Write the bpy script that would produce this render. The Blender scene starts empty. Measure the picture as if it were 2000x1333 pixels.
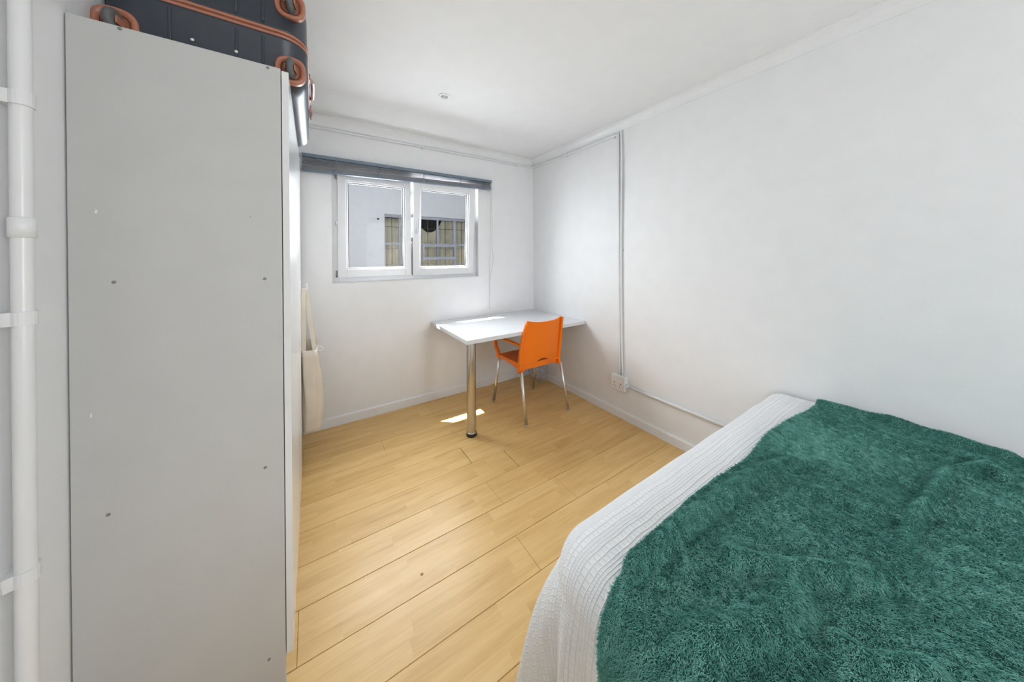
import bpy, bmesh, math, random
import numpy as np
from mathutils import Vector, Matrix, noise

random.seed(7)
rng = np.random.default_rng(7)
SC = bpy.context.scene
COL = SC.collection

# ------------------------------------------------------------------ camera
YAW, PITCH, ROLL = math.radians(33.101), math.radians(-0.168), math.radians(-0.401)
fw = Vector((math.sin(YAW) * math.cos(PITCH), math.cos(YAW) * math.cos(PITCH), math.sin(PITCH)))
rt = Vector((math.cos(YAW), -math.sin(YAW), 0))
up = rt.cross(fw)
rt, up = math.cos(ROLL) * rt + math.sin(ROLL) * up, -math.sin(ROLL) * rt + math.cos(ROLL) * up
cd = bpy.data.cameras.new('camera')
cam = bpy.data.objects.new('camera', cd)
COL.objects.link(cam)
cam.matrix_world = Matrix(((rt.x, up.x, -fw.x, -2.1538), (rt.y, up.y, -fw.y, -2.8492), (rt.z, up.z, -fw.z, 1.3526), (0, 0, 0, 1)))
cd.sensor_width = 36.0
cd.lens = 598.587 / 2000 * 36
cd.shift_y = (503.075 - 666.5) / 2000
cd.clip_start = 0.02
SC.camera = cam

# ------------------------------------------------------------------ light
SKY_STRENGTH = 0.37
SUN_STRENGTH = 20.0
WINDOW_POWER = 75.0
REAR_FILL_POWER = 27.0
EXPOSURE = 0.70

w = bpy.data.worlds.new('sky')
SC.world = w
w.use_nodes = True
bg = w.node_tree.nodes['Background']
bg.inputs['Color'].default_value = (0.90, 0.94, 1.0, 1)
bg.inputs['Strength'].default_value = SKY_STRENGTH

sd = bpy.data.lights.new('sun', 'SUN')
sd.energy = SUN_STRENGTH
sd.angle = math.radians(0.53)
sd.color = (1.0, 0.97, 0.93)
sun = bpy.data.objects.new('sun', sd)
COL.objects.link(sun)
sun.rotation_euler = Vector((0.426, -0.36, -1.0)).to_track_quat('-Z', 'Y').to_euler()


def area(name, loc, direction, sx, sy, power, color):
    d = bpy.data.lights.new(name, 'AREA')
    d.shape = 'RECTANGLE'
    d.size, d.size_y, d.energy, d.color = sx, sy, power, color
    o = bpy.data.objects.new(name, d)
    COL.objects.link(o)
    o.location = loc
    o.rotation_euler = Vector(direction).to_track_quat('-Z', 'Y').to_euler()
    return o


# daylight through the window beside the desk, and an added fill light from behind the camera
area('window_daylight', (-1.37, 0.50, 1.85), (0, -1, -0.32), 1.7, 1.0, WINDOW_POWER, (0.90, 0.95, 1.0))
area('rear_fill', (-0.62, -5.36, 1.45), (-0.40, 1, 0.03), 0.8, 1.6, REAR_FILL_POWER, (0.90, 0.95, 1.0))

vs = SC.view_settings
vs.view_transform = 'Standard'
vs.look = 'None'
vs.gamma = 1.0
vs.use_curve_mapping = False
vs.exposure = EXPOSURE
SC.cycles.max_bounces = 5
SC.cycles.diffuse_bounces = 4
SC.cycles.glossy_bounces = 3
SC.cycles.transparent_max_bounces = 8
SC.cycles.use_adaptive_sampling = True
SC.cycles.adaptive_threshold = 0.08
SC.cycles.adaptive_min_samples = 20
SC.cycles.use_light_tree = False
SC.cycles.sample_clamp_indirect = 6.0


# ------------------------------------------------------------------ materials
class N:
    def __init__(s, name):
        s.m = bpy.data.materials.new(name)
        s.m.use_nodes = True
        s.t = s.m.node_tree
        s.b = s.t.nodes['Principled BSDF']
        s.out = s.t.nodes['Material Output']

    def n(s, typ, **kw):
        nd = s.t.nodes.new(typ)
        for k, v in kw.items():
            setattr(nd, k, v)
        return nd

    def l(s, a, b):
        s.t.links.new(a, b)

    def math(s, op, a, b=None, c=None):
        nd = s.n('ShaderNodeMath', operation=op)
        for i, v in enumerate((a, b, c)):
            if v is None:
                continue
            if isinstance(v, (int, float)):
                nd.inputs[i].default_value = v
            else:
                s.l(v, nd.inputs[i])
        return nd.outputs[0]

    def noise(s, vec, scale, detail=3.0, rough=0.5):
        nd = s.n('ShaderNodeTexNoise')
        nd.inputs['Scale'].default_value = scale
        nd.inputs['Detail'].default_value = detail
        nd.inputs['Roughness'].default_value = rough
        if vec is not None:
            s.l(vec, nd.inputs['Vector'])
        return nd.outputs['Fac']

    def pos(s):
        return s.n('ShaderNodeNewGeometry').outputs['Position']

    def ramp(s, fac, stops):
        nd = s.n('ShaderNodeValToRGB')
        e = nd.color_ramp.elements
        while len(e) < len(stops):
            e.new(0.5)
        for el, (p, c) in zip(e, stops):
            el.position = p
            el.color = (*c, 1)
        s.l(fac, nd.inputs[0])
        return nd.outputs[0]

    def bump(s, h, strength, dist):
        nd = s.n('ShaderNodeBump')
        nd.inputs['Strength'].default_value = strength
        nd.inputs['Distance'].default_value = dist
        s.l(h, nd.inputs['Height'])
        s.l(nd.outputs[0], s.b.inputs['Normal'])


def plain(name, col, rough=0.5, metal=0.0, bump=None, spec=0.5, coat=0.0, vary=0.03):
    """colour with slight procedural mottling, and optional fine relief (scale, distance)"""
    k = N(name)
    p = k.pos()
    f = k.noise(p, 9.0, 1.0)
    a = tuple(max(0, c * (1 - vary)) for c in col)
    b = tuple(min(1, c * (1 + vary)) for c in col)
    k.l(k.ramp(f, [(0.3, a), (0.7, b)]), k.b.inputs['Base Color'])
    k.b.inputs['Roughness'].default_value = rough
    k.b.inputs['Metallic'].default_value = metal
    k.b.inputs['Specular IOR Level'].default_value = spec
    k.b.inputs['Coat Weight'].default_value = coat
    k.b.inputs['Coat Roughness'].default_value = 0.08
    if bump:
        k.bump(k.noise(p, bump[0], 1.0), 0.5, bump[1])
    return k.m


M = {}
M['wall'] = plain('wall_paint', (0.85, 0.85, 0.852), 0.55, bump=(160, 0.0007), vary=0.012)
M['ceiling'] = plain('ceiling_paint', (0.88, 0.88, 0.88), 0.8, bump=(60, 0.0006), vary=0.01)
M['trim'] = plain('trim_paint', (0.84, 0.84, 0.845), 0.35, bump=(40, 0.0005), vary=0.012)
M['gloss_white'] = plain('gloss_pipe_paint', (0.78, 0.78, 0.785), 0.28, bump=(55, 0.0008), vary=0.02)
M['pvc'] = plain('window_pvc', (0.83, 0.83, 0.845), 0.22, vary=0.01)
M['gasket'] = plain('black_rubber', (0.015, 0.015, 0.017), 0.5)
M['melamine'] = plain('grey_white_melamine', (0.57, 0.565, 0.55), 0.42, bump=(400, 0.0003), vary=0.015)
M['door_gloss'] = plain('white_door_foil', (0.80, 0.80, 0.80), 0.16, vary=0.008)
M['dark_gap'] = plain('dark_recess', (0.02, 0.02, 0.02), 0.8)
M['screw'] = plain('screw_cap_grey', (0.24, 0.23, 0.21), 0.5)
M['chip'] = plain('chipped_edge_white', (0.86, 0.86, 0.85), 0.6)
M['desk_white'] = plain('desk_melamine', (0.72, 0.72, 0.73), 0.28, vary=0.01)
M['chrome'] = plain('brushed_chrome', (0.62, 0.60, 0.57), 0.16, metal=1.0, vary=0.02)
M['alu'] = plain('satin_aluminium', (0.74, 0.73, 0.72), 0.3, metal=1.0)
M['black_plastic'] = plain('black_plastic', (0.025, 0.022, 0.02), 0.4)
M['orange'] = plain('orange_polypropylene', (0.95, 0.205, 0.006), 0.38, bump=(600, 0.0002), vary=0.02)
M['foot_cap'] = plain('clear_foot_cap', (0.62, 0.60, 0.57), 0.3)
M['shell'] = plain('dark_slate_shell', (0.042, 0.050, 0.066), 0.36, bump=(500, 0.0005), vary=0.08)
M['copper'] = plain('copper_plastic', (0.46, 0.185, 0.115), 0.33, vary=0.06)
M['copper_dark'] = plain('dark_copper_recess', (0.24, 0.085, 0.05), 0.4, vary=0.06)
M['rubber'] = plain('grey_wheel_rubber', (0.13, 0.135, 0.135), 0.5, vary=0.1)
M['rivet'] = plain('pale_rivet', (0.85, 0.83, 0.74), 0.4)
M['pink_metal'] = plain('rose_metal', (0.55, 0.36, 0.34), 0.25, metal=0.7)
M['blind_blue'] = plain('blue_grey_enamel', (0.165, 0.215, 0.275), 0.35, vary=0.04)
M['slat'] = plain('grey_slat_enamel', (0.34, 0.35, 0.375), 0.4, vary=0.05)
M['cord'] = plain('grey_cord', (0.36, 0.38, 0.42), 0.7)
M['socket_white'] = plain('socket_plastic', (0.82, 0.82, 0.815), 0.3, vary=0.01)
M['socket_hole'] = plain('socket_hole_dark', (0.05, 0.045, 0.04), 0.6)
M['canvas'] = plain('cream_canvas', (0.74, 0.655, 0.54), 0.9, bump=(700, 0.0008), vary=0.05)
M['cloth_white'] = plain('white_cotton', (0.80, 0.80, 0.79), 0.9)
M['mattress'] = plain('mattress_ticking', (0.7, 0.7, 0.7), 0.9)
M['bed_base'] = plain('charcoal_bed_fabric', (0.05, 0.052, 0.06), 0.9)
M['ext_wall'] = plain('pale_blue_render', (0.64, 0.655, 0.70), 0.9, bump=(30, 0.003), vary=0.02)
M['ext_frame'] = plain('blue_grey_steel_frame', (0.40, 0.43, 0.50), 0.6, vary=0.03)
M['ext_dark'] = plain('dim_room_brown', (0.13, 0.125, 0.10), 0.8)
M['ext_curtain'] = plain('beige_curtain', (0.65, 0.59, 0.45), 0.95, bump=(30, 0.004), vary=0.12)
M['concrete'] = plain('eave_concrete', (0.30, 0.30, 0.30), 0.9)
M['bounce_cut'] = plain('bounce_cut_brown', (0.24, 0.21, 0.18), 0.9, bump=(30, 0.003), vary=0.05)
M['lens'] = plain('lamp_lens', (0.55, 0.55, 0.55), 0.25)
M['handle'] = plain('window_handle_grey', (0.55, 0.56, 0.58), 0.3)
M['hinge'] = plain('hinge_metal', (0.30, 0.30, 0.31), 0.35, metal=0.6)

# window glass: clear with a weak mirror
k = N('clear_glass')
tr = k.n('ShaderNodeBsdfTransparent')
tr.inputs[0].default_value = (0.95, 0.965, 0.97, 1)
gl = k.n('ShaderNodeBsdfGlossy')
gl.inputs['Roughness'].default_value = 0.02
mx = k.n('ShaderNodeMixShader')
mx.inputs[0].default_value = 0.004
k.l(tr.outputs[0], mx.inputs[1]); k.l(gl.outputs[0], mx.inputs[2]); k.l(mx.outputs[0], k.out.inputs[0])
M['glass'] = k.m

# crumpled transparent plastic
k = N('clear_plastic_film')
tr = k.n('ShaderNodeBsdfTransparent')
tr.inputs[0].default_value = (0.93, 0.92, 0.94, 1)
k.b.inputs['Base Color'].default_value = (0.72, 0.70, 0.74, 1)
k.b.inputs['Roughness'].default_value = 0.12
nz = k.noise(k.pos(), 60.0, 4.0, 0.65)
k.bump(nz, 1.0, 0.01)
mx = k.n('ShaderNodeMixShader')
k.l(k.math('MULTIPLY_ADD', nz, 0.9, -0.12), mx.inputs[0])
k.l(tr.outputs[0], mx.inputs[1]); k.l(k.b.outputs[0], mx.inputs[2]); k.l(mx.outputs[0], k.out.inputs[0])
M['film'] = k.m

# laminate boards: three printed strips to a board, each strip its own tone and grain
ROW, Y_TOP, BL = 0.1965, -0.041, 1.287
k = N('oak_laminate')
sp = k.n('ShaderNodeSeparateXYZ')
k.l(k.pos(), sp.inputs[0])
X, Y = sp.outputs[0], sp.outputs[1]
srow = k.math('FLOOR', k.math('DIVIDE', k.math('SUBTRACT', Y, Y_TOP), ROW / 3))
wn = k.n('ShaderNodeTexWhiteNoise', noise_dimensions='1D')
k.l(srow, wn.inputs['W'])
xo = k.math('ADD', k.math('DIVIDE', X, 0.43), k.math('MULTIPLY', wn.outputs['Value'], 7.3))
scol = k.math('FLOOR', xo)
cb = k.n('ShaderNodeCombineXYZ')
k.l(srow, cb.inputs[0]); k.l(scol, cb.inputs[1])
wn2 = k.n('ShaderNodeTexWhiteNoise', noise_dimensions='2D')
k.l(cb.outputs[0], wn2.inputs['Vector'])
tone = wn2.outputs['Value']
gv = k.n('ShaderNodeCombineXYZ')
k.l(k.math('ADD', k.math('MULTIPLY', X, 2.6), k.math('MULTIPLY', tone, 31.0)), gv.inputs[0])
k.l(k.math('MULTIPLY', Y, 26.0), gv.inputs[1])
k.l(k.math('MULTIPLY', tone, 17.0), gv.inputs[2])
g1 = k.noise(gv.outputs[0], 1.0, 6.0, 0.62)
gv2 = k.n('ShaderNodeCombineXYZ')
k.l(k.math('ADD', k.math('MULTIPLY', X, 5.0), k.math('MULTIPLY', tone, 11.0)), gv2.inputs[0])
k.l(k.math('MULTIPLY', Y, 150.0), gv2.inputs[1])
g2 = k.noise(gv2.outputs[0], 1.0, 3.0)
mixf = k.math('ADD', k.math('MULTIPLY', g1, 0.68), k.math('ADD', k.math('MULTIPLY', tone, 0.15), k.math('MULTIPLY', g2, 0.24)))
col = k.ramp(mixf, [(0.25, (0.52, 0.295, 0.092)), (0.42, (0.70, 0.432, 0.158)), (0.56, (0.78, 0.505, 0.200)), (0.80, (0.85, 0.59, 0.270))])
k.l(col, k.b.inputs['Base Color'])
k.b.inputs['Specular IOR Level'].default_value = 0.4
k.l(k.math('MULTIPLY_ADD', k.noise(k.pos(), 14.0, 4.0), 0.14, 0.30), k.b.inputs['Roughness'])
k.bump(k.math('ADD', g2, k.math('MULTIPLY', k.noise(k.pos(), 30.0, 2.0), 0.6)), 0.35, 0.0006)
M['oak'] = k.m
M['knot'] = plain('brown_knot', (0.30, 0.17, 0.06), 0.6)
M['subfloor'] = plain('dark_joint', (0.10, 0.055, 0.022), 0.8)

# waffle coverlet: UV in metres; ribs across u and v, rows of wide and narrow cells
k = N('white_waffle_cotton')
uv = k.n('ShaderNodeUVMap', uv_map='cloth').outputs[0]
sp = k.n('ShaderNodeSeparateXYZ')
wob = k.n('ShaderNodeVectorMath', operation='MULTIPLY_ADD')
nzc = k.n('ShaderNodeTexNoise')
nzc.inputs['Scale'].default_value = 9.0
k.l(uv, nzc.inputs['Vector'])
k.l(nzc.outputs['Color'], wob.inputs[0])
wob.inputs[1].default_value = (0.012, 0.012, 0)
k.l(uv, wob.inputs[2])
k.l(wob.outputs[0], sp.inputs[0])
U, V = sp.outputs[0], sp.outputs[1]
P = 0.060


def tri(x, period):          # 0 at cell centre .. 1 at the rib
    f = k.math('FRACT', k.math('DIVIDE', x, period))
    return k.math('ABSOLUTE', k.math('MULTIPLY_ADD', f, 2.0, -1.0))


def rib(x, period, w):
    return k.math('SMOOTHSTEP', tri(x, period), 1.0 - w, 1.0) if False else k.math('POWER', tri(x, period), w)


fv = k.math('FRACT', k.math('DIVIDE', V, P))
wide = k.math('LESS_THAN', fv, 0.56)
rv_w = rib(k.math('MULTIPLY', fv, P), P * 0.28, 5.0)
rv_n = rib(k.math('MULTIPLY', k.math('SUBTRACT', fv, 0.56), P), P * 0.1467, 3.0)
ru_w = k.math('MULTIPLY', rib(U, 0.0155, 5.0), 0.65)
ru_n = rib(U, 0.0078, 3.0)
hw = k.math('MAXIMUM', rv_w, ru_w)
hn = k.math('MAXIMUM', rv_n, k.math('MULTIPLY', ru_n, 0.6))
h = k.math('ADD', k.math('MULTIPLY', hw, wide), k.math('MULTIPLY', k.math('MULTIPLY', hn, 0.8), k.math('SUBTRACT', 1.0, wide)))
k.b.inputs['Base Color'].default_value = (0.83, 0.83, 0.83, 1)
k.b.inputs['Roughness'].default_value = 0.9
k.b.inputs['Sheen Weight'].default_value = 0.15
k.bump(h, 0.7, 0.0027)
M['waffle'] = k.m

# blanket cloth and pile
k = N('green_blanket_cloth')
k.l(k.ramp(k.noise(k.pos(), 40.0, 4.0), [(0.3, (0.030, 0.125, 0.102)), (0.7, (0.050, 0.175, 0.145))]), k.b.inputs['Base Color'])
k.b.inputs['Roughness'].default_value = 0.95
M['green'] = k.m
k = N('green_pile')
at = k.n('ShaderNodeAttribute', attribute_name='tint')
k.l(k.ramp(at.outputs['Fac'], [(0.0, (0.056, 0.215, 0.180)), (0.5, (0.140, 0.415, 0.345)), (1.0, (0.270, 0.58, 0.50))]), k.b.inputs['Base Color'])
k.b.inputs['Roughness'].default_value = 0.5
k.b.inputs['Specular IOR Level'].default_value = 0.4
M['pile'] = k.m


# ------------------------------------------------------------------ geometry helpers
def inverse_for(parent):
    return Matrix.Translation(-parent.location) if parent.type == 'EMPTY' else Matrix.Identity(4)


def link(name, me, mat, parent=None):
    o = bpy.data.objects.new(name, me)
    COL.objects.link(o)
    if mat is not None and not me.materials:
        me.materials.append(mat)
    if parent is not None:
        o.parent = parent
        o.matrix_parent_inverse = inverse_for(parent)
    return o


def tag(o, label, cat, group=None, kind=None):
    o['label'] = label
    o['category'] = cat
    if group:
        o['group'] = group
    if kind:
        o['kind'] = kind
    return o


def thing(name, label, cat, loc, group=None, kind=None):
    e = bpy.data.objects.new(name, None)
    COL.objects.link(e)
    e.location = loc
    e.empty_display_size = 0.05
    return tag(e, label, cat, group, kind)


def raw(name, verts, faces, mat, parent=None, smooth=False, uvs=None):
    me = bpy.data.meshes.new(name)
    me.from_pydata([tuple(v) for v in verts], [], faces)
    if smooth:
        me.polygons.foreach_set('use_smooth', [True] * len(me.polygons))
    if uvs is not None:
        lay = me.uv_layers.new(name='cloth')
        li = np.empty(len(me.loops), dtype=np.int32)
        me.loops.foreach_get('vertex_index', li)
        lay.data.foreach_set('uv', np.asarray(uvs, dtype=np.float32)[li].ravel())
    me.update()
    return link(name, me, M[mat] if mat else None, parent)


def bm_obj(name, bm, mat, parent=None, smooth=False):
    bmesh.ops.recalc_face_normals(bm, faces=bm.faces)
    me = bpy.data.meshes.new(name)
    bm.to_mesh(me)
    bm.free()
    if smooth:
        me.polygons.foreach_set('use_smooth', [True] * len(me.polygons))
    return link(name, me, M[mat], parent)


def bbox(bm, x0, x1, y0, y1, z0, z1, bevel=0.0, seg=1):
    r = bmesh.ops.create_cube(bm, size=1.0)
    vv = r['verts']
    for v in vv:
        v.co = Vector(((x0 + x1) / 2 + v.co.x * (x1 - x0), (y0 + y1) / 2 + v.co.y * (y1 - y0), (z0 + z1) / 2 + v.co.z * (z1 - z0)))
    if bevel > 0:
        ed = list({e for v in vv for e in v.link_edges})
        bmesh.ops.bevel(bm, geom=ed, offset=bevel, segments=seg, affect='EDGES', profile=0.5)


def box(name, x0, x1, y0, y1, z0, z1, mat, parent=None, bevel=0.0, seg=1, smooth=False):
    bm = bmesh.new()
    bbox(bm, x0, x1, y0, y1, z0, z1, bevel, seg)
    return bm_obj(name, bm, mat, parent, smooth)


def loft(loops, closed=True, cap=True):
    """list of equal-length rings -> verts, faces"""
    n = len(loops[0])
    V = [tuple(p) for L in loops for p in L]
    F = []
    for i in range(len(loops) - 1):
        for j in range(n if closed else n - 1):
            a, b = i * n + j, i * n + (j + 1) % n
            F.append((a, b, b + n, a + n))
    if cap and closed:
        F.append(tuple(range(n - 1, -1, -1)))
        F.append(tuple(range((len(loops) - 1) * n, len(loops) * n)))
    return V, F


def sweep_data(pts, profile, ref=(0, 0, 1), scales=None):
    pts = [Vector(p) for p in pts]
    loops = []
    carry = ref is None                    # carry the frame along the path instead of fixing it
    prev = None
    ref = Vector(ref or (0, 0, 1))
    for i, p in enumerate(pts):
        a = pts[max(i - 1, 0)]
        b = pts[min(i + 1, len(pts) - 1)]
        t = (b - a).normalized()
        if carry and prev is not None:
            ref = prev
        elif carry:
            ref = t.orthogonal()
        s = t.cross(ref)
        if s.length < 1e-4:
            s = t.cross(Vector((1, 0.01, 0)))
        s.normalize()
        u = s.cross(t)
        prev = u
        sc = scales[i] if scales else 1.0
        loops.append([p + s * (x * sc) + u * (y * sc) for x, y in profile])
    return loft(loops)


def circle(r, n=12):
    return [(r * math.cos(2 * math.pi * i / n), r * math.sin(2 * math.pi * i / n)) for i in range(n)]


def ellipse(a, b, n=14):
    return [(a * math.cos(2 * math.pi * i / n), b * math.sin(2 * math.pi * i / n)) for i in range(n)]


def tube(name, pts, r, mat, parent=None, n=12, ref=None, scales=None):
    V, F = sweep_data(pts, circle(r, n), None, scales)
    return raw(name, V, F, mat, parent, smooth=True)


def lathe(name, prof, centre, axis, mat, parent=None, n=28, smooth=True):
    """prof: (radius, height along axis) rings from one end to the other"""
    ax = Vector(axis).normalized()
    s = ax.orthogonal().normalized()
    u = ax.cross(s)
    c = Vector(centre)
    loops = [[c + ax * h + (s * math.cos(2 * math.pi * i / n) + u * math.sin(2 * math.pi * i / n)) * max(r, 1e-5) for i in range(n)] for r, h in prof]
    V, F = loft(loops)
    o = raw(name, V, F, mat, parent, smooth)
    return o


def arc(c, r, a0, a1, n, plane='yz', x=0):
    out = []
    for i in range(n + 1):
        a = a0 + (a1 - a0) * i / n
        out.append((c[0] + r * math.cos(a), c[1] + r * math.sin(a)))
    return out


def smooth_path(pts, sub=6):
    """Catmull-Rom through the points"""
    P = [Vector(p) for p in pts]
    out = []
    for i in range(len(P) - 1):
        p0, p1, p2, p3 = P[max(i - 1, 0)], P[i], P[i + 1], P[min(i + 2, len(P) - 1)]
        for j in range(sub):
            t = j / sub
            out.append(0.5 * ((2 * p1) + (p2 - p0) * t + (2 * p0 - 5 * p1 + 4 * p2 - p3) * t * t + (3 * p1 - p0 - 3 * p2 + p3) * t ** 3))
    out.append(P[-1])
    return out


# ------------------------------------------------------------------ room shell
XL, YR, ZC = -2.645, -5.40, 2.46
WX0, WX1, WZ0, WZ1, WT = -2.02, -0.712, 1.149, 2.105, 0.20     # window opening and wall thickness

bm = bmesh.new()
bbox(bm, XL - 0.2, WX0, 0, WT, -0.05, 3.2)
bbox(bm, WX1, 0.2, 0, WT, -0.05, 3.2)
bbox(bm, WX0, WX1, 0, WT, -0.05, WZ0)
bbox(bm, WX0, WX1, 0, WT, WZ1, 3.2)
tag(bm_obj('wall_back', bm, 'wall'), 'white painted wall with the window above the desk', 'wall', kind='structure')
tag(box('wall_right', 0, 0.2, YR - 0.2, 0, -0.05, 2.7, 'wall'), 'bare white painted wall along the bed and desk end', 'wall', kind='structure')
tag(box('wall_left', XL - 0.2, XL, YR - 0.2, 0, -0.05, 2.7, 'wall'), 'white wall strip behind the painted pipe and wardrobe', 'wall', kind='structure')
# unseen wall behind the camera; its opening is added for the fill light
bm = bmesh.new()
bbox(bm, XL, -1.05, YR - 0.2, YR, -0.05, 3.2)
bbox(bm, -0.20, 0, YR - 0.2, YR, -0.05, 3.2)
bbox(bm, -1.05, -0.20, YR - 0.2, YR, -0.05, 0.62)
bbox(bm, -1.05, -0.20, YR - 0.2, YR, 2.28, 3.2)
tag(bm_obj('wall_rear', bm, 'wall'), 'white wall behind the viewer with an opening added for fill light', 'wall', kind='structure')
tag(box('ceiling', XL, 0, YR, 0, ZC, ZC + 0.2, 'ceiling'), 'smooth white painted ceiling over the whole bedroom', 'ceiling', kind='structure')

# cornices (small cove)
def cornice(name, a, b, inward, label):
    prof = [(0.0, 2.394), (0.004, 2.394), (0.006, 2.402), (0.012, 2.418), (0.022, 2.436), (0.036, 2.450), (0.050, 2.456), (0.050, ZC), (0.0, ZC)]
    loops = [[Vector((p[0] + inward[0] * d, p[1] + inward[1] * d, z)) for d, z in prof] for p in (a, b)]
    V, F = loft(loops)
    o = raw(name, V, F, 'trim')
    return tag(o, label, 'cornice', kind='structure')


cornice('trim_1', (XL, 0), (0, 0), (0, -1), 'white cove cornice above the window wall')
cornice('trim_2', (0, 0), (0, YR), (-1, 0), 'white cove cornice along the top of the bare wall')


def baseboard(name, a, b, inward, label, hgt=0.078):
    prof = [(0, 0), (0.015, 0), (0.015, hgt - 0.012), (0.009, hgt), (0, hgt)]
    loops = [[Vector((p[0] + inward[0] * d, p[1] + inward[1] * d, z)) for d, z in prof] for p in (a, b)]
    V, F = loft(loops)
    return tag(raw(name, V, F, 'trim'), label, 'baseboard', kind='structure')


baseboard('baseboard_back', (-2.22, 0), (0, 0), (0, -1), 'low white baseboard under the window wall')
baseboard('baseboard_right', (0, -0.015), (0, YR), (-1, 0), 'low white baseboard under the bare wall', 0.070)

# floor: joint-coloured slab carrying the boards
fl = tag(box('floor', XL, 0, YR, 0, -0.06, -0.010, 'subfloor'), 'honey oak laminate floor laid in long boards', 'floor', kind='structure')
first = {}
joints = {-1: [-0.6, -1.887], 0: [-1.290], 1: [-0.93, -2.217], 2: [-0.45, -1.737], 3: [-0.95, -2.237], 4: [-1.287], 5: [-1.045], 6: [-1.290], 7: [-0.92, -2.207],
          8: [-1.338], 9: [-1.0], 10: [-1.1]}
row = -2
plank_mesh = {}


def plank(x0, x1, y0, y1, dz):
    key = (round(x1 - x0, 4), round(y1 - y0, 4))
    if key not in plank_mesh:
        bm = bmesh.new()
        bbox(bm, -key[0] / 2, key[0] / 2, -key[1] / 2, key[1] / 2, -0.010, 0.0, 0.0012)
        bmesh.ops.recalc_face_normals(bm, faces=bm.faces)
        me = bpy.data.meshes.new('plank')
        bm.to_mesh(me)
        bm.free()
        me.materials.append(M['oak'])
        plank_mesh[key] = me
    o = bpy.data.objects.new('plank', plank_mesh[key])
    COL.objects.link(o)
    o.parent = fl
    o.location = ((x0 + x1) / 2, (y0 + y1) / 2, dz)


yt = -0.0005
r = -1
while yt > YR:
    yb = Y_TOP - ROW * (r + 1)
    yb = max(yb, YR)
    g = 0.0008
    js = joints.get(r)
    if js is None:
        s0 = rng.uniform(-1.2, -0.2)
        js = [s0, s0 - BL]
    xs = [0.0] + sorted([j for j in js if XL < j < 0], reverse=True) + [XL]
    for a, b in zip(xs[:-1], xs[1:]):
        gapx = 0.0016 if r in (4, 5) else 0.0004
        plank(b + gapx, a - gapx, yb + g, yt - g if r >= 0 else yt, float(rng.uniform(-0.0006, 0.0)))
    yt = yb
    r += 1

# worn knots and a dark crumb on the boards
for x, y, rx in ((-1.772, -1.543, 0.0062), (-1.103, -0.030, 0.007), (-1.255, -0.613, 0.004)):
    lathe('knot', [(0, 0), (rx, 0), (rx * 0.8, 0.0006), (0, 0.0007)], (x, y, -0.0001), (0, 0, 1), 'knot', fl, 9)

# ------------------------------------------------------------------ window
win = thing('window_1', 'white two-sash window with one sash tilted open', 'window', (-1.366, 0.08, WZ0), kind='structure')
FY0, FY1 = 0.055, 0.125
bm = bmesh.new()
bbox(bm, WX0, WX0 + 0.05, FY0, FY1, WZ0, WZ1, 0.002)
bbox(bm, WX1 - 0.05, WX1, FY0, FY1, WZ0, WZ1, 0.002)
bbox(bm, WX0 + 0.05, WX1 - 0.05, FY0, FY1, WZ0, WZ0 + 0.045, 0.002)
bbox(bm, WX0 + 0.05, WX1 - 0.05, FY0, FY1, WZ1 - 0.045, WZ1, 0.002)
bbox(bm, -1.400, -1.355, FY0 + 0.02, FY1, WZ0 + 0.045, WZ1 - 0.045, 0.002)
bm_obj('window_frame', bm, 'pvc', win)
box('window_sill', WX0, WX1, 0.0, FY0, WZ0 - 0.002, WZ0 + 0.004, 'trim', win)


def sash(x0, x1, z0, z1, gx0, gx1, gz0, gz1, y0, y1, tilt, parent):
    piv = Vector((0, y1, z0))
    R = Matrix.Translation(piv) @ Matrix.Rotation(tilt, 4, 'X') @ Matrix.Translation(-piv)

    def fin(o):
        o.data.transform(R)
        return o
    bm = bmesh.new()
    for (a, b, c, d) in ((x0, gx0, z0, z1), (gx1, x1, z0, z1), (gx0, gx1, z0, gz0), (gx0, gx1, gz1, z1)):
        bbox(bm, a, b, y0, y1, c, d, 0.003)
    s = fin(bm_obj('sash', bm, 'pvc', parent))
    # glazing bead, gasket, pane
    bm = bmesh.new()
    t = 0.014
    for (a, b, c, d) in ((gx0, gx0 + t, gz0, gz1), (gx1 - t, gx1, gz0, gz1), (gx0 + t, gx1 - t, gz0, gz0 + t), (gx0 + t, gx1 - t, gz1 - t, gz1)):
        bbox(bm, a, b, y0 + 0.012, y0 + 0.034, c, d, 0.003)
    fin(bm_obj('glazing_bead', bm, 'pvc', s))
    bm = bmesh.new()
    e = t + 0.006
    for (a, b, c, d) in ((gx0 + t, gx0 + e, gz0 + t, gz1 - t), (gx1 - e, gx1 - t, gz0 + t, gz1 - t), (gx0 + e, gx1 - e, gz0 + t, gz0 + t + 0.003), (gx0 + e, gx1 - e, gz1 - e, gz1 - t)):
        bbox(bm, a, b, y0 + 0.030, y0 + 0.042, c, d)
    fin(bm_obj('gasket', bm, 'gasket', s))
    fin(box('pane', gx0 + t, gx1 - t, y0 + 0.040, y0 + 0.046, gz0 + t, gz1 - t, 'glass', s))
    return s, R


s1, _ = sash(-1.978, -1.384, 1.186, 2.066, -1.914, -1.436, 1.254, 1.998, 0.035, 0.09, 0.0, win)
s2, R2 = sash(-1.372, -0.754, 1.182, 2.066, -1.312, -0.818, 1.250, 1.998, 0.035, 0.09, math.radians(4.0), win)
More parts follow.
